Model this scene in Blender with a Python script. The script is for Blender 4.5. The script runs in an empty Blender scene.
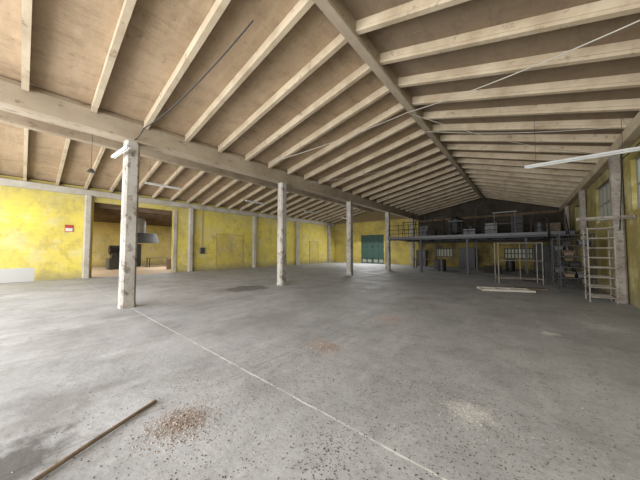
import bpy, bmesh, math, random
from mathutils import Vector, Matrix
random.seed(7)
S=bpy.context.scene
COL=S.collection
S.view_settings.view_transform='Standard'
S.view_settings.exposure=0.0

# ---------------------------------------------------------------- materials
def nodes(name):
    m=bpy.data.materials.new(name); m.use_nodes=True
    nt=m.node_tree; b=nt.nodes['Principled BSDF']; return m,nt,b
def c4(c): return (c[0],c[1],c[2],1)
def srgb(r,g,b):
    f=lambda x:((x/255+0.055)/1.055)**2.4 if x/255>0.04045 else x/255/12.92
    return (f(r),f(g),f(b))
def mixc(nt,fac,a,b,blend='MIX'):
    n=nt.nodes.new('ShaderNodeMix'); n.data_type='RGBA'; n.blend_type=blend
    for idx,v in ((0,fac),(6,a),(7,b)):
        if isinstance(v,bpy.types.NodeSocket): nt.links.new(v,n.inputs[idx])
        elif idx==0: n.inputs[0].default_value=v
        else: n.inputs[idx].default_value=c4(v)
    return n.outputs[2]
def ramp(nt,src,p0,p1,v0=0.,v1=1.):
    n=nt.nodes.new('ShaderNodeMapRange'); n.inputs[1].default_value=p0; n.inputs[2].default_value=p1
    n.inputs[3].default_value=v0; n.inputs[4].default_value=v1
    nt.links.new(src,n.inputs[0]); return n.outputs[0]
def noise(nt,vec,scale,detail=5,rough=0.6):
    n=nt.nodes.new('ShaderNodeTexNoise'); n.inputs['Scale'].default_value=scale
    n.inputs['Detail'].default_value=detail; n.inputs['Roughness'].default_value=rough
    nt.links.new(vec,n.inputs['Vector']); return n.outputs['Fac']
def pos(nt,sx=1,sy=1,sz=1):
    g=nt.nodes.new('ShaderNodeNewGeometry'); m=nt.nodes.new('ShaderNodeMapping')
    m.inputs['Scale'].default_value=(sx,sy,sz); nt.links.new(g.outputs['Position'],m.inputs['Vector'])
    return m.outputs[0]
def bump(nt,b,src,strength=.3,dist=.02):
    n=nt.nodes.new('ShaderNodeBump'); n.inputs['Strength'].default_value=strength; n.inputs['Distance'].default_value=dist
    nt.links.new(src,n.inputs['Height']); nt.links.new(n.outputs[0],b.inputs['Normal'])
def math_(nt,op,a,b=None):
    n=nt.nodes.new('ShaderNodeMath'); n.operation=op
    for i,v in enumerate((a,b)):
        if v is None: continue
        if isinstance(v,bpy.types.NodeSocket): nt.links.new(v,n.inputs[i])
        else: n.inputs[i].default_value=v
    return n.outputs[0]
def worn(name,base,stain,chip,s1=.8,s2=7,chipamt=.62,rough=.85,stretch=(1,1,1),stainrange=(.4,.7),metal=0,ca=.8):
    m,nt,b=nodes(name); p=pos(nt,*stretch)
    a=ramp(nt,noise(nt,p,s1),*stainrange)
    c=mixc(nt,a,base,stain)
    f=ramp(nt,noise(nt,p,s2,8,.7),chipamt,chipamt+.08,0,ca)
    c=mixc(nt,f,c,chip)
    nt.links.new(c,b.inputs['Base Color']); b.inputs['Roughness'].default_value=rough; b.inputs['Metallic'].default_value=metal
    bump(nt,b,noise(nt,p,s2*3),.2)
    return m
def plain(name,c,rough=.6,metal=0,var=.12):
    m,nt,b=nodes(name)
    n=noise(nt,pos(nt),3)
    cc=mixc(nt,ramp(nt,n,.3,.7),tuple(x*(1-var) for x in c),tuple(min(1,x*(1+var)) for x in c))
    nt.links.new(cc,b.inputs['Base Color']); b.inputs['Roughness'].default_value=rough; b.inputs['Metallic'].default_value=metal
    return m
def sep(nt):
    g=nt.nodes.new('ShaderNodeNewGeometry'); s=nt.nodes.new('ShaderNodeSeparateXYZ')
    nt.links.new(g.outputs['Position'],s.inputs[0]); return s.outputs

def floor_mat():
    m,nt,b=nodes('dusty_concrete')
    p=pos(nt)
    c=mixc(nt,ramp(nt,noise(nt,p,.35,6,.65),.35,.65),srgb(158,159,161),srgb(180,181,183))
    c=mixc(nt,ramp(nt,noise(nt,p,.9,9,.75),.45,.63,0,.6),c,srgb(132,132,132))
    c=mixc(nt,ramp(nt,noise(nt,pos(nt,1.6,.5,1),.8,7,.7),.54,.66,0,.5),c,srgb(198,199,200))
    c=mixc(nt,ramp(nt,noise(nt,p,5,8,.8),.52,.66,0,.4),c,srgb(120,118,116))
    c=mixc(nt,ramp(nt,noise(nt,p,24,6,.75),.52,.72,0,.5),c,srgb(110,107,104))
    c=mixc(nt,ramp(nt,noise(nt,p,70,3,.6),.62,.69,0,.75),c,srgb(84,79,74))
    x,y,z=sep(nt)
    wob=math_(nt,'MULTIPLY',math_(nt,'SUBTRACT',noise(nt,p,1.5,3),.5),.06)
    yy=math_(nt,'ADD',y,wob); xx=math_(nt,'ADD',x,wob)
    def line(coord,at,w):
        d=math_(nt,'ABSOLUTE',math_(nt,'SUBTRACT',coord,at))
        return ramp(nt,d,w,w*2.2,1,0)
    brk=ramp(nt,noise(nt,p,3,4),.38,.58,.3,1)
    c=mixc(nt,math_(nt,'MULTIPLY',math_(nt,'MULTIPLY',line(yy,1.93,.006),brk),.9),c,srgb(222,222,220))
    for k in (7.63,13.33,19.0):
        c=mixc(nt,math_(nt,'MULTIPLY',math_(nt,'MULTIPLY',line(yy,k,.008),brk),.35),c,srgb(104,104,102))
    ll=math_(nt,'MULTIPLY',line(xx,-2.88,.008),ramp(nt,noise(nt,p,1.3,4),.40,.60,.2,1))
    c=mixc(nt,math_(nt,'MULTIPLY',ll,.5),c,srgb(98,96,94))
    c=mixc(nt,math_(nt,'MULTIPLY',line(xx,-5.6,.006),.3),c,srgb(110,108,106))
    def patch(px,py,r,col,amt,rsoft=.5,ns=3.0):
        nonlocal c
        v=nt.nodes.new('ShaderNodeVectorMath'); v.operation='DISTANCE'
        g=nt.nodes.new('ShaderNodeNewGeometry'); nt.links.new(g.outputs['Position'],v.inputs[0]); v.inputs[1].default_value=(px,py,0)
        dd=math_(nt,'ADD',v.outputs['Value'],math_(nt,'MULTIPLY',math_(nt,'SUBTRACT',noise(nt,p,ns,6,.7),.5),r*2.6))
        c=mixc(nt,ramp(nt,dd,r*(1-rsoft),r,amt,0),c,col)
    patch(-3.0,-.05,.42,srgb(68,64,60),.8)
    patch(-3.7,.25,.6,srgb(108,105,102),.6,.8)
    patch(-8.9,6.0,.9,srgb(94,94,94),.75,.3,2)
    patch(-6.5,.6,1.0,srgb(132,131,129),.5,.8)
    patch(-4.6,3.6,1.2,srgb(136,135,134),.45,.9)
    patch(-.45,2.85,.26,srgb(208,206,201),.6,.9,5)
    patch(1.3,7.7,.45,srgb(204,203,200),.6,.9)
    patch(.3,6.5,.18,srgb(208,206,201),.75,.6,5)
    patch(-11,2.5,2.6,srgb(192,193,195),.45,.8,1)
    for (px,py,r) in ((-2.6,3.23,.22),(-2.5,.97,.20),(-2.45,5.5,.3),(-2.7,8.4,.4)):
        patch(px,py,r,srgb(140,130,122),.55,.9,6)
    c=mixc(nt,ramp(nt,x,-19.6,-19.4,1,0),c,srgb(190,168,142))
    nt.links.new(c,b.inputs['Base Color'])
    nt.links.new(ramp(nt,noise(nt,p,1.2),.3,.7,.55,.8),b.inputs['Roughness'])
    b.inputs['Specular IOR Level'].default_value=.42
    bump(nt,b,noise(nt,p,14,8,.7),.3,.02)
    return m
M_floor=floor_mat()

def yellow_wall(name,k1,k2,grime,gcol):
    m,nt,b=nodes(name)
    p=pos(nt)
    c=mixc(nt,ramp(nt,noise(nt,p,.5,5),.35,.7),k1,k2)
    c=mixc(nt,ramp(nt,noise(nt,p,.8,9,.7),.50,.60,0,.6),c,srgb(206,196,148))
    c=mixc(nt,ramp(nt,noise(nt,pos(nt,1,1,.8),1.7,8,.7),.50,.64,0,.55),c,srgb(166,148,84))
    c=mixc(nt,ramp(nt,noise(nt,pos(nt,1,1,.9),.45,7,.7),.50,.64,0,grime),c,gcol)
    c=mixc(nt,ramp(nt,noise(nt,p,3,9,.75),.61,.65,0,.75),c,srgb(150,144,128))
    x,y,z=sep(nt)
    d=math_(nt,'ABSOLUTE',math_(nt,'SUBTRACT',math_(nt,'MODULO',math_(nt,'ADD',z,100),.25),.125))
    c=mixc(nt,ramp(nt,d,.0,.012,.22,0),c,srgb(140,124,74))
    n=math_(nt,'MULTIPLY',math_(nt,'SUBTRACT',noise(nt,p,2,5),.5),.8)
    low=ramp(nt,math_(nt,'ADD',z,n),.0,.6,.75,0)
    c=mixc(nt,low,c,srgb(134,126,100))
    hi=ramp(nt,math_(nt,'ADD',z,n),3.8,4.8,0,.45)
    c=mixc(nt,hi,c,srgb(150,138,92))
    k=math_(nt,'MULTIPLY',ramp(nt,z,.68,.70,1,0),ramp(nt,y,.35,.38,1,0))
    k=math_(nt,'MULTIPLY',k,ramp(nt,x,-15,-14.9,1,0))
    c=mixc(nt,k,c,srgb(178,178,174))
    nt.links.new(c,b.inputs['Base Color']); b.inputs['Roughness'].default_value=.85
    bump(nt,b,noise(nt,p,9,6),.2)
    return m
M_yel=yellow_wall('peeling_yellow_paint',srgb(216,200,88),srgb(206,190,98),.35,srgb(166,154,100))
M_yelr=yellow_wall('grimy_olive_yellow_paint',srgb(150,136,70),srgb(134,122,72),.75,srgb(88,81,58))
M_yelroom=yellow_wall('pale_yellow_room_paint',srgb(214,196,124),srgb(200,182,116),.4,srgb(140,128,92))
def dim_wall():
    m,nt,b=nodes('grimy_shaded_end_wall')
    p=pos(nt); x,y,z=sep(nt)
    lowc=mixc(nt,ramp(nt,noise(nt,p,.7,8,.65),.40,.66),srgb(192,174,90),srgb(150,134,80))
    low2=mixc(nt,ramp(nt,noise(nt,p,.7,8,.65),.40,.66),srgb(148,130,68),srgb(82,73,50))  # grimy yellow, darkened in colour for the shade under the mezzanine
    upc=mixc(nt,ramp(nt,noise(nt,p,1.0,8,.7),.4,.65),srgb(72,62,50),srgb(42,38,33))  # dark brown-grey of the unplastered gable
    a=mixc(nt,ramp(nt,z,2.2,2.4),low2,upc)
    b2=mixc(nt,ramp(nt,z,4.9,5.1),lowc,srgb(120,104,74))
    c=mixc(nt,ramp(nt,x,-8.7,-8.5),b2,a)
    nt.links.new(c,b.inputs['Base Color']); b.inputs['Roughness'].default_value=.9
    return m
M_end=dim_wall()
M_conc=worn('painted_concrete',srgb(178,173,161),srgb(150,142,127),srgb(114,100,84),1.2,9,.60,ca=.6)
M_col=worn('flaking_column_paint',srgb(168,164,155),srgb(134,127,115),srgb(92,80,66),1.8,6,.53,stretch=(1,1,.7),ca=.75)
M_beam=worn('main_beam_concrete',srgb(168,155,134),srgb(142,127,106),srgb(104,89,71),1.1,5,.57,stretch=(1,.6,1),ca=.65)
M_raft=worn('rafter_concrete',srgb(182,167,142),srgb(154,137,112),srgb(108,92,72),1.3,5,.58,ca=.6)
def ceil_mat():
    m,nt,b=nodes('clay_board_soffit')
    p=pos(nt)
    c=mixc(nt,ramp(nt,noise(nt,p,.6,6,.65),.35,.65),srgb(168,146,118),srgb(146,125,99))
    c=mixc(nt,ramp(nt,noise(nt,pos(nt,.6,3,.6),2.5,7,.7),.48,.7,0,.4),c,srgb(180,160,134))
    c=mixc(nt,ramp(nt,noise(nt,pos(nt,2,.8,1),1.6,8,.75),.50,.66,0,.5),c,srgb(112,94,74))
    c=mixc(nt,ramp(nt,noise(nt,p,5,8,.75),.60,.68,0,.6),c,srgb(100,83,65))
    x,y,z=sep(nt)
    d=math_(nt,'ABSOLUTE',math_(nt,'SUBTRACT',math_(nt,'MODULO',math_(nt,'ADD',x,100),.54),.27))
    c=mixc(nt,ramp(nt,d,.0,.012,.25,0),c,srgb(106,89,70))
    c=mixc(nt,ramp(nt,x,-2.9,-2.5,0,.55),c,srgb(82,70,58))  # shade of the window-side slope mixed into the board colour
    c=mixc(nt,ramp(nt,y,9,20,0,.6),c,srgb(72,60,49))  # light falloff towards the end wall painted into the colour
    nt.links.new(c,b.inputs['Base Color']); b.inputs['Roughness'].default_value=.9
    bump(nt,b,noise(nt,p,12),.3)
    return m
M_ceil=ceil_mat()
M_white=plain('white_enamel',srgb(202,202,198),.45)
M_offw=worn('dirty_white_paint',srgb(146,139,128),srgb(112,102,90),srgb(90,70,52),2,12,.54,rough=.6)
M_tube=plain('opal_tube',srgb(215,216,212),.25)
M_dark=plain('dark_steel',srgb(42,40,39),.5,.4)
M_darkw=plain('sooty_timber',srgb(42,37,32),.85)  # one very dark brown timber tone
M_brownw=worn('brown_roof_timber',srgb(112,92,70),srgb(84,68,51),srgb(52,42,34),2,9,.6)
M_grey=plain('grey_metal',srgb(74,74,74),.5,.3)
M_lgrey=plain('light_grey_metal',srgb(116,115,112),.5)
M_black=plain('black_rubber',srgb(24,23,23),.6)
M_wire=plain('dull_wire',srgb(168,162,150),.5)
M_rust=worn('weathered_pole_wood',srgb(132,116,98),srgb(98,82,68),srgb(70,58,48),6,20,.6,rough=.85)
M_teal=plain('dark_green_door_paint',srgb(52,80,72),.6)
M_red=plain('dull_red_enamel',srgb(168,66,50),.6)
M_redbr=plain('red_brown_paint',srgb(104,76,58),.6)
M_wood=worn('old_timber',srgb(104,90,72),srgb(84,70,56),srgb(64,52,42),3,12,.6)
M_leaf=plain('dry_leaf_litter',srgb(84,74,65),.9,0,.35)
def chips(name,a,b_):
    m,nt,b=nodes(name)
    n=noise(nt,pos(nt),55,1,.5)
    nt.links.new(mixc(nt,ramp(nt,n,.42,.58),a,b_),b.inputs['Base Color']); b.inputs['Roughness'].default_value=.9
    return m
M_peb=chips('rubble_chips',srgb(192,180,170),srgb(134,114,102))
M_chipw=plain('pale_plaster_chips',srgb(196,193,186),.9)
def pane(name,t_,d_):
    m,nt,b=nodes(name)
    out=nt.nodes['Material Output']
    t=nt.nodes.new('ShaderNodeBsdfTranslucent'); t.inputs[0].default_value=c4(t_)
    d=nt.nodes.new('ShaderNodeBsdfDiffuse'); d.inputs[0].default_value=c4(d_)
    mx=nt.nodes.new('ShaderNodeMixShader'); mx.inputs[0].default_value=.3
    nt.links.new(t.outputs[0],mx.inputs[1]); nt.links.new(d.outputs[0],mx.inputs[2]); nt.links.new(mx.outputs[0],out.inputs[0])
    return m
M_pane=pane('frosted_pane',(.55,.55,.46),(.5,.5,.46))
M_paned=pane('dull_pane',(.40,.39,.32),(.36,.34,.28))  # darker and less translucent than the frosted pane

# ---------------------------------------------------------------- mesh builder
class MB:
    def __init__(s): s.bm=bmesh.new()
    def box(s,a,b,rot=None,bev=0):
        a=Vector(a);b=Vector(b); c=(a+b)/2; d=b-a
        r=bmesh.ops.create_cube(s.bm,size=1)
        M=Matrix.Translation(c)@(rot.to_4x4() if rot else Matrix())@Matrix.Diagonal((abs(d.x),abs(d.y),abs(d.z),1))
        bmesh.ops.transform(s.bm,matrix=M,verts=r['verts'])
        if bev:
            es=set(e for v in r['verts'] for e in v.link_edges)
            bmesh.ops.bevel(s.bm,geom=list(es),offset=bev,segments=1,affect='EDGES')
        return s
    def tube(s,p,q,r,n=8,r2=None):
        p=Vector(p);q=Vector(q);d=q-p
        g=bmesh.ops.create_cone(s.bm,cap_ends=True,segments=n,radius1=r,radius2=r if r2 is None else r2,depth=d.length)
        M=Matrix.Translation((p+q)/2)@d.to_track_quat('Z','Y').to_matrix().to_4x4()
        bmesh.ops.transform(s.bm,matrix=M,verts=g['verts']); return s
    def bar(s,p,q,w,h):
        p=Vector(p);q=Vector(q);d=q-p
        g=bmesh.ops.create_cube(s.bm,size=1)
        M=Matrix.Translation((p+q)/2)@d.to_track_quat('X','Z').to_matrix().to_4x4()@Matrix.Diagonal((d.length,w,h,1))
        bmesh.ops.transform(s.bm,matrix=M,verts=g['verts']); return s
    def prism(s,prof,p,q,up=(0,0,1)):
        p=Vector(p);q=Vector(q);d=(q-p).normalized(); side=d.cross(Vector(up)).normalized(); u=side.cross(d)
        A=[s.bm.verts.new(p+side*a+u*b) for a,b in prof]; B=[s.bm.verts.new(q+side*a+u*b) for a,b in prof]
        n=len(prof)
        for i in range(n): s.bm.faces.new((A[i],A[(i+1)%n],B[(i+1)%n],B[i]))
        s.bm.faces.new(A[::-1]); s.bm.faces.new(B); return s
    def path(s,pts,r,n=6):
        pts=[Vector(p) for p in pts]; rings=[]
        for i,p in enumerate(pts):
            d=(pts[min(i+1,len(pts)-1)]-pts[max(i-1,0)]).normalized()
            up=Vector((0,0,1)) if abs(d.z)<.95 else Vector((1,0,0))
            a=d.cross(up).normalized(); b_=a.cross(d)
            rings.append([s.bm.verts.new(p+(a*math.cos(6.2832*k/n)+b_*math.sin(6.2832*k/n))*r) for k in range(n)])
        for A,B in zip(rings[:-1],rings[1:]):
            for k in range(n): s.bm.faces.new((A[k],A[(k+1)%n],B[(k+1)%n],B[k]))
        s.bm.faces.new(rings[0][::-1]); s.bm.faces.new(rings[-1])
        return s
    def poly(s,pts,th,axis):
        A=[s.bm.verts.new(Vector(p)) for p in pts]; ax=Vector(axis)*th
        B=[s.bm.verts.new(Vector(p)+ax) for p in pts]; n=len(pts)
        for i in range(n): s.bm.faces.new((A[i],A[(i+1)%n],B[(i+1)%n],B[i]))
        s.bm.faces.new(A[::-1]); s.bm.faces.new(B); return s
    def done(s,name,mat,parent=None,label=None,cat=None,group=None,kind=None,origin=None):
        bmesh.ops.recalc_face_normals(s.bm,faces=s.bm.faces)
        me=bpy.data.meshes.new(name)
        o=bpy.data.objects.new(name,me)
        if origin is None:
            vs=[v.co for v in s.bm.verts]
            origin=Vector(((min(v.x for v in vs)+max(v.x for v in vs))/2,(min(v.y for v in vs)+max(v.y for v in vs))/2,min(v.z for v in vs)))
        origin=Vector(origin)
        par_o=Vector(parent.location) if parent else Vector()
        bmesh.ops.translate(s.bm,verts=s.bm.verts,vec=-origin)
        s.bm.to_mesh(me); s.bm.free()
        o.location=origin-par_o if parent else origin
        me.materials.append(mat); COL.objects.link(o)
        if parent: o.parent=parent
        if label: o['label']=label
        if cat: o['category']=cat
        if group: o['group']=group
        if kind: o['kind']=kind
        return o
def empty(name,loc,label,cat,group=None,kind=None):
    o=bpy.data.objects.new(name,None); o.location=loc; o.empty_display_size=.1; COL.objects.link(o)
    o['label']=label
    if cat:o['category']=cat
    if group:o['group']=group
    if kind:o['kind']=kind
    return o
def struct(o,label): o['kind']='structure'; o['label']=label; o['category']=o.name.split('_')[0].split('.')[0]; return o

# ---------------------------------------------------------------- dimensions
XL=-19.5; XC=-8.6; XR=2.35; XRG=-2.74; XLG=-14.05
Y0=-5; Y1=26.5
ZE=5.3; ZR=6.48; ZER=4.96
RX=-31.0
YS=[1.88+5.7*k for k in range(5)]

# ---------------------------------------------------------------- shell
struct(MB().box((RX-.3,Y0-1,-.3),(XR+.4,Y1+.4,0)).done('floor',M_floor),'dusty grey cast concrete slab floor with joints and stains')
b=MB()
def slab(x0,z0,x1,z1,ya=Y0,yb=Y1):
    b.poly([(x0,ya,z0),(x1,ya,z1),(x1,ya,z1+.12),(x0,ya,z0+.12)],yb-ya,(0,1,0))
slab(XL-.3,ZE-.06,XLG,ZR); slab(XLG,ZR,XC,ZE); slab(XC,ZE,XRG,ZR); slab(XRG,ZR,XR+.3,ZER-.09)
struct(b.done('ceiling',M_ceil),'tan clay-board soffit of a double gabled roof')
OPA,OPB,OPZ=2.55,6.85,4.45
b=MB(); b.box((XL-.3,Y0,0),(XL,OPA,ZE-.05)); b.box((XL-.3,OPB,0),(XL,Y1,ZE-.05)); b.box((XL-.3,OPA,OPZ),(XL,OPB,ZE-.05))
struct(b.done('wall_left',M_yel),'dirty yellow painted wall with a wide opening to a side room')
WZ0,WZ1=2.7,4.15
wins=[(8.5,10.9),(13.0,15.4),(18.6,21.0)]
b=MB()
b.box((XR,Y0,0),(XR+.25,Y1,WZ0)); b.box((XR,Y0,WZ1),(XR+.25,Y1,ZER-.03))
yy=Y0
for a,c in wins: b.box((XR,yy,WZ0),(XR+.25,a,WZ1)); yy=c
b.box((XR,yy,WZ0),(XR+.25,Y1,WZ1))
struct(b.done('wall_right',M_yelr),'grimy olive yellow wall with high windows')
def holed(x0,x1,y,th,ztop,holes):
    b=MB(); xs=x0
    for (a,c,z0,z1) in holes:
        b.box((xs,y,0),(a,y+th,ztop)); 
        if z0>0: b.box((a,y,0),(c,y+th,z0))
        b.box((a,y,z1),(c,y+th,ztop)); xs=c
    b.box((xs,y,0),(x1,y+th,ztop)); return b
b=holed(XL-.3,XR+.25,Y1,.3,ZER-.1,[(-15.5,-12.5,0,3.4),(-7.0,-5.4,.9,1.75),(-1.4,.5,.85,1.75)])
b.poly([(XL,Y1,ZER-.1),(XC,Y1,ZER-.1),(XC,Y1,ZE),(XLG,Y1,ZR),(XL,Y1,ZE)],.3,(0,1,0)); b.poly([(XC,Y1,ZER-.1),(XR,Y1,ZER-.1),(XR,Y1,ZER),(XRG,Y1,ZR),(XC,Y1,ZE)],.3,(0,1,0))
struct(b.done('wall_back',M_end),'grimy end wall, yellow below with shade painted in, unplastered dark gable above')
b=MB(); b.box((RX-.2,-4,0),(RX,16,4.7))
b.box((RX,-4.2,0),(XL-.3,-4,4.7)); b.box((RX,16,0),(XL-.3,16.2,4.7))
struct(b.done('wall_side_room',M_yelroom),'pale yellow walls of the adjoining room')
struct(MB().box((RX-.2,-4.2,4.6),(XL-.3,16.2,4.75)).done('ceiling_side_room',M_brownw),'brown timber ceiling of the adjoining room')
struct(MB().box((XL,Y0,4.74),(XL+.22,Y1,5.08),bev=.015).done('trim_1',M_conc),'pale concrete eave beam along the yellow wall')
struct(MB().box((XR-.25,Y0,4.5),(XR,Y1,4.8),bev=.015).done('trim_2',M_raft),'cream concrete eave beam on the windowed wall')
struct(MB().box((XL-.32,OPB,0),(XL+.06,OPB+.22,OPZ),bev=.01).done('trim_3',M_conc),'pale jamb post of the opening')
struct(MB().box((XC+.2,Y1-.2,4.5),(XR-.3,Y1,4.7),bev=.01).done('trim_4',M_brownw),'dull tie beam across the end gable')
for i in range(9):
    x=RX+.8+i*1.25
    MB().box((x-.07,-3.95,4.20),(x+.07,15.95,4.6)).done('ceiling_joist',M_brownw,label='brown timber joist under the side room ceiling',cat='joist',group='joists of the side room')

wi=1
def window(x0,x1,y0,y1,z0,z1,nx,nz,axis,frame=M_offw,pn=M_pane):
    global wi
    e=empty('window_%d'%wi,((x0+x1)/2,(y0+y1)/2,z0),'steel framed window with frosted panes','window',kind='structure'); wi+=1
    f=MB(); t=.05 if axis=='y' else .07
    if axis=='y':
        xm=(x0+x1)/2
        for i in range(nx+1):
            y=y0+(y1-y0)*i/nx; y=min(max(y,y0+t/2),y1-t/2); f.box((xm-.03,y-t/2,z0),(xm+.03,y+t/2,z1))
        for i in range(nz+1):
            z=z0+(z1-z0)*i/nz; z=min(max(z,z0+t/2),z1-t/2); f.box((xm-.025,y0,z-t/2),(xm+.025,y1,z+t/2))
        g=MB().box((xm-.005,y0,z0),(xm+.005,y1,z1))
    else:
        ym=(y0+y1)/2
        for i in range(nx+1):
            x=x0+(x1-x0)*i/nx; x=min(max(x,x0+t/2),x1-t/2); f.box((x-t/2,ym-.03,z0),(x+t/2,ym+.03,z1))
        for i in range(nz+1):
            z=z0+(z1-z0)*i/nz; z=min(max(z,z0+t/2),z1-t/2); f.box((x0,ym-.025,z-t/2),(x1,ym+.025,z+t/2))
        g=MB().box((x0,ym-.005,z0),(x1,ym+.005,z1))
    f.done('window_frame',frame,parent=e); g.done('window_pane',pn,parent=e)
for i,(a,c) in enumerate(wins): window(XR+.05,XR+.2,a,c,WZ0,WZ1,4,2,'y',M_lgrey,M_pane if i==0 else M_paned)
window(-7.0,-5.4,Y1+.05,Y1+.25,.9,1.75,6,1,'x',M_dark,M_paned)
window(-1.4,.5,Y1+.05,Y1+.25,.85,1.75,8,2,'x',M_dark,M_paned)

e=empty('door_1',(-14,Y1+.12,0),'dull green steel double door with small glazed panels at its foot','door',kind='structure')
for k,(a,c) in enumerate(((-15.5,-14.0),(-14.0,-12.5))):
    f=MB(); 
    f.box((a,Y1+.08,0),(a+.12,Y1+.16,3.4)); f.box((c-.12,Y1+.08,0),(c,Y1+.16,3.4))
    for z in (0.0,.5,1.95,3.28): f.box((a,Y1+.08,z),(c,Y1+.16,z+.12))
    f.box(((a+c)/2-.06,Y1+.08,0),((a+c)/2+.06,Y1+.16,3.4))
    f.box((a+.05,Y1+.1,.55),(c-.05,Y1+.14,3.35))
    l=f.done('door_leaf',M_teal,parent=e)
    MB().box((a+.1,Y1+.11,.1),(c-.1,Y1+.125,.55)).done('glass_panel',M_pane,parent=e)
M_ydoor=yellow_wall('yellow_door_paint',srgb(202,184,88),srgb(190,172,92),.4,srgb(148,134,86))
M_ydark=plain('dark_yellow_frame',srgb(172,156,88),.6)
def steel_door(y,w,h,mat,label,n):
    e=empty('door_%d'%n,(XL+.03,y,0),label,'door',kind='structure')
    f=MB(); f.box((XL,y-w/2-.05,0),(XL+.05,y-w/2,h+.05)); f.box((XL,y+w/2,0),(XL+.05,y+w/2+.05,h+.05)); f.box((XL,y-w/2-.05,h),(XL+.05,y+w/2+.05,h+.05))
    f.done('door_frame',M_ydark,parent=e)
    MB().box((XL,y-w/2,.01),(XL+.035,y+w/2,h)).box((XL+.035,y-w/2+.12,.2),(XL+.042,y+w/2-.12,h*.45)).box((XL+.035,y-w/2+.12,h*.55),(XL+.042,y+w/2-.12,h-.15)).done('door_leaf',mat,parent=e)
    MB().tube((XL+.035,y+w/2-.1,1.05),(XL+.09,y+w/2-.1,1.05),.012).bar((XL+.09,y+w/2-.1,1.05),(XL+.09,y+w/2-.22,1.05),.02,.02).done('door_handle',M_dark,parent=e)
steel_door(11.3,2.4,2.9,M_ydoor,'yellow painted double-width steel door in the yellow wall',2)
steel_door(22.3,1.6,2.6,M_ydoor,'yellow painted steel door near the end of the wall',3)

# ---------------------------------------------------------------- columns
def column(x,y,h,w,mat,name,label,group):
    b=MB(); hw=w/2
    c=w*.16
    prof=[(-hw+c,-hw),(hw-c,-hw),(hw,-hw+c),(hw,hw-c),(hw-c,hw),(-hw+c,hw),(-hw,hw-c),(-hw,-hw+c)]
    rings=[]
    for z,sc in ((0,1.05),(.12,1.05),(.17,1.0),(h*.5,.985),(h,.97)):
        rings.append([b.bm.verts.new((x+p[0]*sc+random.uniform(-.004,.004),y+p[1]*sc+random.uniform(-.004,.004),z)) for p in prof])
    for A,B in zip(rings[:-1],rings[1:]):
        for i in range(8): b.bm.faces.new((A[i],A[(i+1)%8],B[(i+1)%8],B[i]))
    b.bm.faces.new(rings[0][::-1]); b.bm.faces.new(rings[-1])
    return b.done(name,mat,label=label,cat='column',group=group)
for i,y in enumerate(YS):
    column(XC,y,4.68,.345,M_col,'concrete_column','free-standing concrete column with flaking dirty white paint' if i else 'nearest free-standing concrete column, worn chipped off-white paint','columns under the main beam')
for y in YS:
    column(XL+.16,y+.4,4.74,.30,M_conc,'wall_pilaster','pale concrete pilaster standing against the yellow wall','pilasters of the yellow wall')
for y in (5.9,11.6,17.3,23.0):
    column(XR-.15,y,4.5,.24,M_offw,'wall_pilaster','dirty white pilaster between the high windows','pilasters of the windowed wall')

MB().prism([(-.16,.0),(.16,0),(.2,.04),(.2,.50),(.14,.62),(-.14,.62),(-.2,.50),(-.2,.04)],(XC,Y0,4.68),(XC,Y1,4.68)).done('valley_beam',M_beam,label='long weathered concrete valley beam carried by the columns',cat='beam')
for x,l in ((XRG,'concrete ridge beam under the main gable'),(XLG,'concrete ridge beam under the side gable')):
    MB().prism([(-.10,-.36),(.10,-.36),(.12,-.32),(.12,.0),(-.12,.0),(-.12,-.32)],(x,Y0,ZR+.0),(x,Y1,ZR+.0)).done('ridge_beam',M_beam,label=l,cat='beam')
prof=[(-.04,0),(-.04,-.15),(-.055,-.17),(-.055,-.235),(.055,-.235),(.055,-.17),(.04,-.15),(.04,0)]
def raf_set(xa,za,xb,zb,label,group):
    y=-1.22; first=None
    while y<Y1-.15:
        if first is None:
            first=MB().prism(prof,(xa,y,za),(xb,y,zb)).done('roof_rafter',M_raft,label=label,cat='rafter',group=group,origin=(xa,y,za)); o=first
        else:
            o=first.copy(); COL.objects.link(o); o.location=(xa,y,za)
        y+=1.12
raf_set(XC+.2,ZE+.035,XRG-.12,ZR-.035,'slim weathered concrete rafter on the slope above the columns','rafters between valley beam and ridge')
raf_set(XRG+.12,ZR-.035,XR,ZER+.0,'slim weathered concrete rafter on the slope falling to the windows','rafters between ridge and windowed wall')
raf_set(XL,ZE-.0,XLG-.12,ZR-.035,'slim weathered concrete rafter on the side gable slope','rafters of the side gable')

# ---------------------------------------------------------------- mezzanine
e=empty('mezzanine_platform',(-3.2,22.4,0),'dark steel mezzanine platform on thin posts with railing','mezzanine')
MY=18.5
MB().box((XC+.25,MY,2.5),(XR-.32,Y1-.02,2.60)).done('deck',M_darkw,parent=e)
f=MB()
for y in (MY+.06,MY+4,Y1-.3): f.box((XC+.25,y-.06,2.34),(XR-.32,y+.06,2.5))
x=XC+.6
while x<XR-.4: f.box((x-.04,MY+.13,2.38),(x+.04,Y1-.37,2.5)); x+=1.0
f.done('floor_joists',M_dark,parent=e)
MB().box((XC+.25,MY-.03,2.46),(XR-.32,MY-.0,2.62)).done('edge_trim',M_grey,parent=e,label='grey edge trim')
for x in (-5.85,-2.9,.05):
    for y in (MY+.06,MY+4):
        MB().box((x-.06,y-.06,0),(x+.06,y+.06,2.3)).box((x-.12,y-.12,0),(x+.12,y+.12,.02)).done('support_post',M_dark,parent=e)
f=MB()
xs=[XC+.3+i*.78 for i in range(13)]
for x in xs: f.tube((x,MY+.06,2.60),(x,MY+.06,3.5),.02)
for z in (2.85,3.15,3.5): f.tube((xs[0],MY+.06,z),(xs[-1],MY+.06,z),.02)
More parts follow.
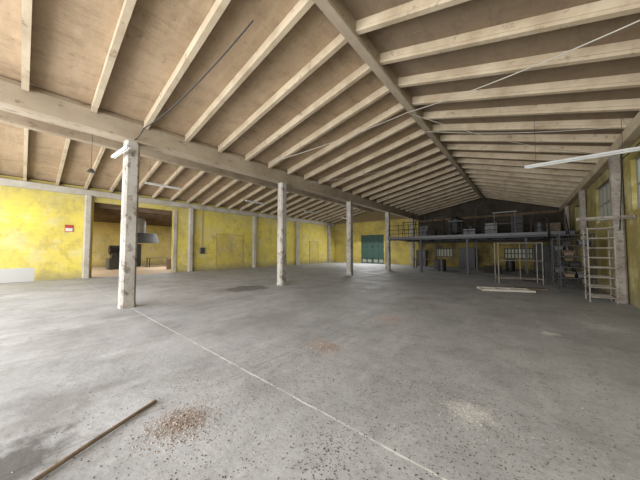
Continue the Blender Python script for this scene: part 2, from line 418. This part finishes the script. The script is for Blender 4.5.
f.done('railing',M_dark,parent=e)

e=empty('steel_stair',(1.35,17.1,0),'steep dark steel stair leading up to the mezzanine','stair')
f=MB()
for x in (1.0,1.7): f.bar((x,15.9,.06),(x,MY-.1,2.54),.04,.2)
f.done('stringer',M_dark,parent=e)
for i in range(12):
    t=(i+.6)/12.5; y=15.9+t*2.5; z=.06+t*2.46
    MB().box((1.02,y-.1,z-.015),(1.68,y+.1,z+.015)).done('tread',M_dark,parent=e)
for x in (1.0,1.7):
    f=MB(); f.tube((x,15.95,.1),(x,15.95,1.1),.018).tube((x,17.2,1.4),(x,17.2,2.35),.018).tube((x,MY-.12,2.5),(x,MY-.12,3.5),.018).tube((x,15.95,1.1),(x,MY-.12,3.5),.02)
    f.done('handrail',M_dark,parent=e)

def cabinet(x,y,w,d,h,z,mat,label,doors=2):
    e=empty('storage_cabinet',(x,y,z),label,'cabinet')
    MB().box((x-w/2,y-d/2,z),(x+w/2,y+d/2,z+h),bev=.01).done('body',mat,parent=e)
    for i in range(doors):
        a=x-w/2+.02+i*(w-.04)/doors; c=a+(w-.04)/doors-.01
        MB().box((a,y-d/2-.02,z+.08),(c,y-d/2-.001,z+h-.03)).done('door',mat,parent=e)
        MB().box((c-.08,y-d/2-.04,z+h*.5),(c-.06,y-d/2-.02,z+h*.5+.14)).done('handle',M_dark,parent=e)
D=2.60
cabinet(-6.8,22.6,.8,.45,1.1,D,M_grey,'low grey metal cabinet on the mezzanine')
cabinet(-1.9,22.3,.8,.45,1.0,D,M_lgrey,'low light grey cabinet on the mezzanine')
cabinet(-.4,22.8,.7,.45,1.5,D,M_dark,'tall dark metal cabinet on the mezzanine')
e=empty('water_tank',(-4.2,22,D),'dark cylindrical tank on short legs','tank')
f=MB(); f.tube((-4.2,22,D+.35),(-4.2,22,D+1.45),.5,20); f.tube((-4.2,22,D+1.45),(-4.2,22,D+1.62),.5,20,.2); f.tube((-4.2,22,D+.22),(-4.2,22,D+.35),.3,20,.5); f.tube((-4.2,22,D+1.6),(-4.2,22,D+1.75),.08,12)
f.done('tank_body',M_dark,parent=e)
for k in range(3):
    a=k*2.094; MB().tube((-4.2+.36*math.cos(a),22+.36*math.sin(a),D),(-4.2+.36*math.cos(a),22+.36*math.sin(a),D+.35),.03).done('leg',M_dark,parent=e)
def crate(x,y,z,w,d,h,mat,label,name='wooden_crate'):
    f=MB(); n=4
    for i in range(n):
        z0=z+.0+i*h/n; f.box((x-w/2,y-d/2,z0),(x+w/2,y-d/2+.02,z0+h/n-.02)); f.box((x-w/2,y+d/2-.02,z0),(x+w/2,y+d/2,z0+h/n-.02))
        f.box((x-w/2,y-d/2+.02,z0),(x-w/2+.02,y+d/2-.02,z0+h/n-.02)); f.box((x+w/2-.02,y-d/2+.02,z0),(x+w/2,y+d/2-.02,z0+h/n-.02))
    for sx in (-1,1):
        for sy in (-1,1): f.box((x+sx*(w/2-.05)-.025,y+sy*(d/2-.045)-.025,z),(x+sx*(w/2-.05)+.025,y+sy*(d/2-.045)+.025,z+h))
    f.box((x-w/2+.02,y-d/2+.02,z+.01),(x+w/2-.02,y+d/2-.02,z+.03))
    return f.done(name,mat,label=label,cat='crate')
crate(-5.4,19.6,D,.6,.5,.5,M_darkw,'dark slatted wooden crate near the mezzanine railing')
crate(-2.9,19.6,D,.7,.5,.45,M_grey,'grey slatted crate near the mezzanine railing')
crate(1.3,19.9,D,.6,.5,.6,M_wood,'old slatted wooden crate at the platform edge')
def drum(x,y,z,mat,label):
    f=MB(); f.tube((x,y,z),(x,y,z+.88),.28,20)
    for zz in (.02,.3,.6,.86): f.tube((x,y,z+zz-.012),(x,y,z+zz+.012),.292,20)
    return f.done('metal_drum',mat,label=label,cat='drum')
drum(-3.2,22.2,D,M_dark,'dark ribbed metal drum beside the tank')
drum(.8,22.2,D,M_grey,'grey ribbed metal drum on the mezzanine')
def trestle(x,y,z,w,h,mat,label):
    e=empty('metal_trestle',(x,y,z),label,'trestle')
    for sx in (-1,1):
        for sy in (-1,1): MB().tube((x+sx*w/2,y+sy*.3,z+.02),(x+sx*w/2,y+sy*.05,z+h),.022).done('leg',mat,parent=e)
    MB().bar((x-w/2-.1,y,z+h+.02),(x+w/2+.1,y,z+h+.02),.12,.06).done('top_bar',mat,parent=e)
    MB().tube((x-w/2,y-.18,z+h*.5),(x+w/2,y-.18,z+h*.5),.015).done('cross_bar',mat,parent=e)
trestle(-7.4,20.6,D,1.0,1.3,M_dark,'thin dark metal trestle on the mezzanine')
trestle(-1.0,20.4,D,1.1,1.5,M_lgrey,'thin grey metal trestle on the mezzanine')
trestle(-5.4,21.5,D,.9,1.6,M_dark,'tall thin dark metal trestle on the mezzanine')
trestle(-3.9,20.3,D,.8,1.1,M_grey,'small grey metal trestle on the mezzanine')
for (x0,x1,h) in ((.3,.55,1.9),(.9,1.3,1.8),(-2.9,-2.7,2.1),(-6.5,-6.3,1.9),(-2.3,-2.0,1.7)):
    MB().tube((x0,20.8,D+.012),(x1,21.3,D+h),.025).done('leaning_pole',M_grey,label='thin grey pole standing tilted among the clutter',cat='pole')

# ---------------------------------------------------------------- racks and loose things
def rack(x0,x1,y0,y1,h,levels,mat,label,slat=True,t=.015):
    e=empty('shelving_rack',((x0+x1)/2,(y0+y1)/2,0),label,'rack')
    for x in (x0,x1):
        for y in (y0,y1): MB().box((x-t,y-t,0),(x+t,y+t,h)).done('upright',mat,parent=e)
    for i in range(levels):
        z=.15+(h-.2)*i/(levels-1); f=MB()
        f.box((x0,y0-.012,z),(x1,y0+.012,z+.025)); f.box((x0,y1-.012,z),(x1,y1+.012,z+.025))
        f.box((x0-.012,y0,z),(x0+.012,y1,z+.025)); f.box((x1-.012,y0,z),(x1+.012,y1,z+.025))
        if slat:
            k=5
            for j in range(1,k): y=y0+(y1-y0)*j/k; f.box((x0,y-.012,z+.005),(x1,y+.012,z+.02))
        f.done('shelf',mat,parent=e)
rack(1.5,2.05,11.2,11.9,2.3,8,M_offw,'dull rusty metal tray rack with many slatted levels')
rack(1.0,1.9,12.9,13.6,2.2,6,M_dark,'dark steel shelving rack behind the tray rack')
rack(.9,1.6,14.4,15.1,2.1,5,M_dark,'dark steel shelving rack beside the stair')
def bin_(x,y,z,w,d,h,mat,label):
    f=MB(); f.box((x-w/2,y-d/2,z),(x+w/2,y+d/2,z+.02)); t=.02
    f.box((x-w/2,y-d/2,z),(x+w/2,y-d/2+t,z+h*.7)); f.box((x-w/2,y+d/2-t,z),(x+w/2,y+d/2,z+h)); f.box((x-w/2,y-d/2,z),(x-w/2+t,y+d/2,z+h)); f.box((x+w/2-t,y-d/2,z),(x+w/2,y+d/2,z+h))
    f.done('storage_bin',mat,label=label,cat='bin')
for k,(x,lv) in enumerate(((1.25,1),(1.6,1),(1.4,2),(1.25,3),(1.65,4),(1.2,4))):
    z=.15+2.0*lv/5+.026
    bin_(x,13.25,z,.3,.5,.2,(M_wood,M_grey,M_darkw)[k%3],('wooden','grey','dark')[k%3]+' open-fronted bin on the dark rack')
for k,(x,lv) in enumerate(((1.1,1),(1.4,2),(1.1,3))):
    z=.15+1.9*lv/4+.026
    bin_(x,14.75,z,.3,.5,.2,(M_grey,M_wood,M_grey)[k],('grey','wooden','grey')[k]+' open-fronted bin on the rack near the stair')
e=empty('metal_frame_rack',(-.2,14.8,0),'dull white tubular metal frame rack on the concrete','frame')
a=Vector((-1.0,14.6,0)); c=Vector((.6,15.1,0)); n=Vector((-.3,.95,0)).normalized()*.6
for q in (a,c,a+n,c+n): MB().tube(q,q+Vector((0,0,1.95)),.02).done('upright',M_offw,parent=e)
for z in (.25,1.93):
    for p,q in ((a,c),(a+n,c+n),(a,a+n),(c,c+n)): MB().tube(p+Vector((0,0,z)),q+Vector((0,0,z)),.015).done('rail',M_offw,parent=e)
MB().tube(a+Vector((0,0,1.1)),c+Vector((0,0,1.1)),.012).done('rail',M_offw,parent=e)
MB().tube(a.lerp(c,.5)+Vector((0,0,.25)),a.lerp(c,.5)+Vector((0,0,1.93)),.012).done('middle_bar',M_offw,parent=e)
p=Vector((-1.35,11.65,.035)); q=Vector((.25,12.35,.035)); d=(q-p).normalized(); s_=Vector((-d.y,d.x,0))*.6
f=MB(); f.bar(p,q,.09,.07).bar(p+s_,q+s_,.06,.07)
for t in (.02,.35,.67,.98): a_=p.lerp(q,t); f.bar(a_,a_+s_,.05,.05)
f.done('flat_frame',M_conc,label='open off-white rectangular frame lying flat on the concrete',cat='frame')
MB().bar((-.7,12.9,.03),(.6,13.4,.03),.28,.06).bar((-.5,12.98,.075),(-.5+.02,12.99,.075),.26,.03).done('timber_board',M_wood,label='timber board lying behind the white frame',cat='board')
crate(.1,16.6,0,.5,.4,.4,M_darkw,'small dark slatted crate near the racks')

f=MB(); pts=[(-2.42,-.35,.022),(-2.6,.04,.022),(-2.78,.43,.027),(-2.9,.68,.022),(-3.02,.93,.018)]
f.path(pts,.017,8)
f.done('wooden_pole',M_rust,label='thin weathered grey-brown wooden pole lying on the concrete',cat='pole')

def litter(name,mat,label,pts,smin,smax,flat=.35,heaps=()):
    bm=bmesh.new()
    for (x,y) in pts:
        s_=random.uniform(smin,smax)*random.uniform(.6,1); a=random.random()*6.28; n=random.choice((4,5,6))
        vs=[]; 
        for k in range(n):
            r=s_*random.uniform(.6,1.1); t=a+6.283*k/n
            vs.append((x+r*math.cos(t),y+r*math.sin(t)*random.uniform(.5,1)))
        z0=.001
        for (hx,hy,hr,hh) in heaps:
            dd=math.hypot(x-hx,y-hy)/hr
            if dd<1: z0+=random.random()*hh*(1-dd)
        h=s_*flat*random.uniform(.6,1.3)
        B=[bm.verts.new((p[0],p[1],z0)) for p in vs]; T=[bm.verts.new((x+(p[0]-x)*.7,y+(p[1]-y)*.7,z0+h)) for p in vs]
        for k in range(n): bm.faces.new((B[k],B[(k+1)%n],T[(k+1)%n],T[k]))
        bm.faces.new(T); bm.faces.new(B[::-1])
    me=bpy.data.meshes.new(name); bm.to_mesh(me); bm.free(); o=bpy.data.objects.new(name,me); COL.objects.link(o); me.materials.append(mat)
    o['label']=label; o['category']='debris'; o['kind']='stuff'; return o
def gauss(cx,cy,sx,sy,n): return [(random.gauss(cx,sx),random.gauss(cy,sy)) for _ in range(n)]
pts=[]
for _ in range(80):
    cx=random.uniform(-3.5,1.8); cy=random.uniform(.6,7.5); s0=random.uniform(.08,.4)
    pts+=gauss(cx,cy,s0,s0,random.randint(30,140))
for _ in range(6500):
    x=random.uniform(-6,2.1); y=random.uniform(.2,9)
    if random.random()<(1.0 if x>-1.5 else .45): pts.append((x,y))
for _ in range(3800): pts.append((random.gauss(-2.2,.9),random.uniform(.1,9)))
for _ in range(2200): pts.append((random.gauss(-.4,1.0),random.gauss(2.4,1.0)))
for _ in range(800): pts.append((random.uniform(-18,-6),random.uniform(-1,16)))
pts=[p for p in pts if -19<p[0]<2.2]
litter('leaf_litter',M_leaf,'scattered small dry leaves and dirt flakes on the concrete',pts,.003,.0115,.2)
H=((-2.6,3.23,.32,.025),(-2.5,.97,.28,.02),(-2.45,5.5,.4,.025))
pts=gauss(-2.6,3.23,.15,.12,1500)+gauss(-2.5,.97,.12,.13,1700)+gauss(-2.45,5.5,.22,.18,1200)+gauss(-2.6,2.2,.4,1.1,600)
litter('rubble_chips',M_peb,'small heaps of dull pinkish grey chips under the ridge',pts,.004,.0105,.5,H)
pts=gauss(-.45,2.85,.2,.15,260)+gauss(1.3,7.7,.3,.4,120)+gauss(.3,6.5,.2,.2,80)+[(random.uniform(-5,2),random.uniform(.5,8)) for _ in range(500)]
pts=[p for p in pts if p[0]<2.2]
litter('plaster_chips',M_chipw,'pale crumbs of fallen plaster on the concrete',pts,.003,.009,.4)

# ---------------------------------------------------------------- light fixtures, cables
def fixture(p,q,label,hang=None,w=.14,mat=None):
    p=Vector(p);q=Vector(q);d=(q-p).normalized(); e=empty('fluorescent_fixture',(p+q)/2,label,'light fixture')
    f=MB().prism([(-w/2,0),(-w/2+.02,.06),(w/2-.02,.06),(w/2,0)],p,q); f.bar(p,p+d*.04,w,.06).bar(q-d*.04,q,w,.06)
    f.done('housing',mat or M_white,parent=e)
    s_=Vector((-d.y,d.x,0)).normalized()*w*.25
    for k in (-1,1): MB().tube(p+d*.05+s_*k-Vector((0,0,.02)),q-d*.05+s_*k-Vector((0,0,.02)),.014,8).done('tube',M_tube if not mat else mat,parent=e)
    if hang:
        for pt,zz in hang: MB().tube(Vector(pt),Vector((pt[0],pt[1],zz)),.005,5).done('hanger_wire',M_grey,parent=e)
def roofz(x):
    if x>XRG: return ZR-(x-XRG)*(ZR-ZER)/(XR-XRG)
    if x>XC: return ZE+(x-XC)*(ZR-ZE)/(XRG-XC)
    if x>XLG: return ZR-(x-XLG)*(ZR-ZE)/(XC-XLG)
    return ZE+(x-XL)*(ZR-ZE)/(XLG-XL)
fixture((.05,9.3,4.0),(2.32,9.3,4.0),'long white fluorescent batten hung beside the windowed wall',[((.3,9.3,4.05),roofz(.3)),((1.9,9.3,4.05),roofz(1.9))],.11)
fixture((1.2,10.6,2.5),(2.32,10.6,2.5),'dull grey-white fluorescent batten fixed off the windowed wall',None,.08,M_offw)
fixture((-8.75,1.50,4.18),(-7.95,1.68,4.33),'short white fluorescent light bracketed near the column top',w=.10)
for (x,y) in ((-14.3,4.5),(-14.3,10.2),(-14.3,15.9),(-14.3,21.5)):
    fixture((x,y-.8,4.9),(x,y+.8,4.9),'white fluorescent batten hung in the side gable',[((x,y-.6,4.95),ZR-.3),((x,y+.6,4.95),ZR-.3)],.12)
def cable(pts,r,mat,label,sag=0,name='hanging_cable'):
    out=[]
    for a,b_ in zip(pts[:-1],pts[1:]):
        a=Vector(a);b_=Vector(b_)
        for i in range(10):
            t=i/10; p=a.lerp(b_,t); p.z-=sag*4*t*(1-t); out.append(p)
    out.append(Vector(pts[-1]))
    return MB().path(out,r,6).done(name,mat,label=label,cat='cable')
cable([(-8.4,1.9,4.72),(-8.0,2.0,4.95),(-6.4,2.35,5.3),(-3.9,2.67,6.0)],.015,M_black,'black cable looping from the column top to the roof',.05)
cable([(-7.8,6.2,5.12),(-2.8,7.75,6.02),(1.6,5.6,4.95)],.012,M_wire,'pale cable strung under the rafters across the roof',.10)
cable([(-2.7,9.5,6.03),(2.3,10.0,4.8)],.010,M_wire,'thin pale cable from ridge to windowed wall',.12)
cable([(-2.7,8.0,6.03),(2.3,12.5,4.8)],.010,M_wire,'thin pale cable slanting from ridge to windowed wall',.25)
cable([(-2.7,12.5,6.03),(-8.2,9.0,4.95)],.009,M_wire,'thin pale cable from ridge down to the valley beam',.15)
cable([(2.2,6.0,4.45),(2.2,10.9,4.2),(2.2,11.42,2.2)],.014,M_black,'black cable draped down the windowed wall',.1)
def pendant(x,y,z):
    e=empty('pendant_lamp',(x,y,z),'small enamel pendant lamp hanging on a cord','lamp')
    MB().tube((x,y,z),(x,y,z+.14),.14,16,.04).done('lamp_shade',M_grey,parent=e)
    MB().tube((x,y,z+.14),(x,y,roofz(x)),.006,6).done('cord',M_black,parent=e)
pendant(-13.2,1.6,4.7)

e=empty('wall_sign',(XL+.02,1.55,2.62),'small dull red and white notice board on the yellow wall','sign')
MB().box((XL+.001,1.38,2.62),(XL+.03,1.72,3.0)).done('sign_panel',M_red,parent=e)
MB().box((XL+.031,1.41,2.65),(XL+.034,1.69,2.82)).done('white_strip',M_white,parent=e)
def ebox(x,y,z,w,h,label):
    x+=.01
    e=empty('electrical_box',(x+.06,y,z),label,'electrical box')
    f=MB(); f.box((x,y-w/2,z),(x+.12,y+w/2,z+h),bev=.01); f.done('body',M_lgrey,parent=e)
    MB().box((x+.12,y-w/2+.03,z+.03),(x+.135,y+w/2-.03,z+h-.03)).done('cover',M_grey,parent=e)
    MB().tube((x+.05,y,z+h),(x+.05,y,4.72),.015).done('conduit',M_lgrey,parent=e)
ebox(XL,8.9,1.3,.35,.5,'grey electrical box with conduit on the yellow wall')
ebox(XL,17.0,1.5,.3,.5,'small grey electrical box with conduit on the yellow wall')

e=empty('extraction_hood',(-24.6,6.1,0),'dark sheet-metal extraction hood hanging in the side room','hood')
MB().prism([(-1.1,0),(1.1,0),(.3,.8),(-.3,.8)],(-24.6,5.2,2.2),(-24.6,7.2,2.2)).done('canopy',M_grey,parent=e)
MB().tube((-24.6,6.2,3.0),(-24.6,6.2,4.5),.3,16).done('duct',M_lgrey,parent=e)
e=empty('machine_press',(-26.5,5.0,0),'dark workshop machine with motor housing in the side room','machine')
f=MB(); f.box((-27.1,4.4,0),(-25.9,5.5,.9),bev=.03); f.box((-26.8,4.6,.9),(-26.2,5.2,1.9),bev=.03); f.done('frame',M_grey,parent=e)
MB().tube((-26.5,4.5,1.6),(-26.5,5.6,1.6),.38,18).done('motor',M_dark,parent=e)
MB().tube((-26.2,4.9,1.2),(-25.7,4.9,1.35),.03).tube((-25.7,4.9,1.30),(-25.66,4.9,1.36),.07,10).done('lever',M_dark,parent=e)
def bench(x,y,w,d,h,label):
    e=empty('work_table',(x,y,0),label,'table')
    MB().box((x-w/2,y-d/2,h-.05),(x+w/2,y+d/2,h)).done('table_top',M_wood,parent=e)
    for sx in (-1,1):
        for sy in (-1,1): MB().box((x+sx*(w/2-.06)-.03,y+sy*(d/2-.06)-.03,0),(x+sx*(w/2-.06)+.03,y+sy*(d/2-.06)+.03,h-.05)).done('leg',M_dark,parent=e)
bench(-27.5,8.6,.9,2.2,.85,'plain work table standing in the side room')
cabinet(-29.5,7.0,1.4,.6,2.2,0,M_dark,'tall dark cabinet standing in the side room')
cabinet(-29.0,11.0,1.4,.6,1.9,0,M_grey,'grey cabinet standing in the side room')
drum(-23.0,7.9,0,M_redbr,'rusty brown metal drum in the side room')
bench(-6.6,22,1.8,.8,.85,'old work table under the mezzanine')
cabinet(-3.9,24.8,1.2,.5,1.8,0,M_dark,'dark cabinet against the end wall under the mezzanine')
cabinet(-8.0,25.6,.9,.5,1.6,0,M_grey,'grey cabinet in the corner under the mezzanine',1)
cabinet(1.2,24.6,1.4,.5,2.0,0,M_dark,'wide dark cabinet under the mezzanine corner')
crate(-1.8,21.0,0,1.0,.8,.5,M_darkw,'dark slatted wooden crate under the mezzanine')
crate(1.3,20.2,0,.9,.8,.9,M_dark,'dark slatted bin under the mezzanine','slatted_bin')
drum(-.9,23.8,0,M_dark,'dark ribbed metal drum under the mezzanine')
drum(-4.9,20.4,0,M_dark,'dark metal drum standing beside a support post')

# ---------------------------------------------------------------- light
w=bpy.data.worlds.new('World'); S.world=w; w.use_nodes=True
bg=w.node_tree.nodes['Background']; bg.inputs[0].default_value=(.86,.93,1.0,1); bg.inputs[1].default_value=1.5
def area(loc,rot,sx,sy,p,c=(1,1,1)):
    l=bpy.data.lights.new('area','AREA'); l.shape='RECTANGLE'; l.size=sx; l.size_y=sy; l.energy=p; l.color=c
    o=bpy.data.objects.new('daylight_fill_area',l); o.location=loc; o.rotation_euler=rot; COL.objects.link(o)
area((-8,-5.2,2.4),(math.radians(90),0,0),20,4.4,2850,(.99,.99,1))
area((-25,-1,4.1),(0,0,0),6,4,900,(1,.99,.96))  # added fill below the side room ceiling
area((-25,9,4.1),(0,0,0),4,3,320,(1,.99,.96))  # second added fill, brightens the deeper part of the side room
area((-14,25.6,3.8),(math.radians(-50),0,0),4,1,420)  # added fill by the end door, lifts the far yellow wall

# ---------------------------------------------------------------- camera
cam=bpy.data.cameras.new('Camera'); cam.sensor_width=36; cam.lens=36*246/640; cam.clip_end=200; cam.clip_start=.05
co=bpy.data.objects.new('Camera',cam); COL.objects.link(co); co.location=(0,0,1.6)
co.rotation_euler=(math.radians(90+2.33),0,math.radians(39.8))
S.camera=co
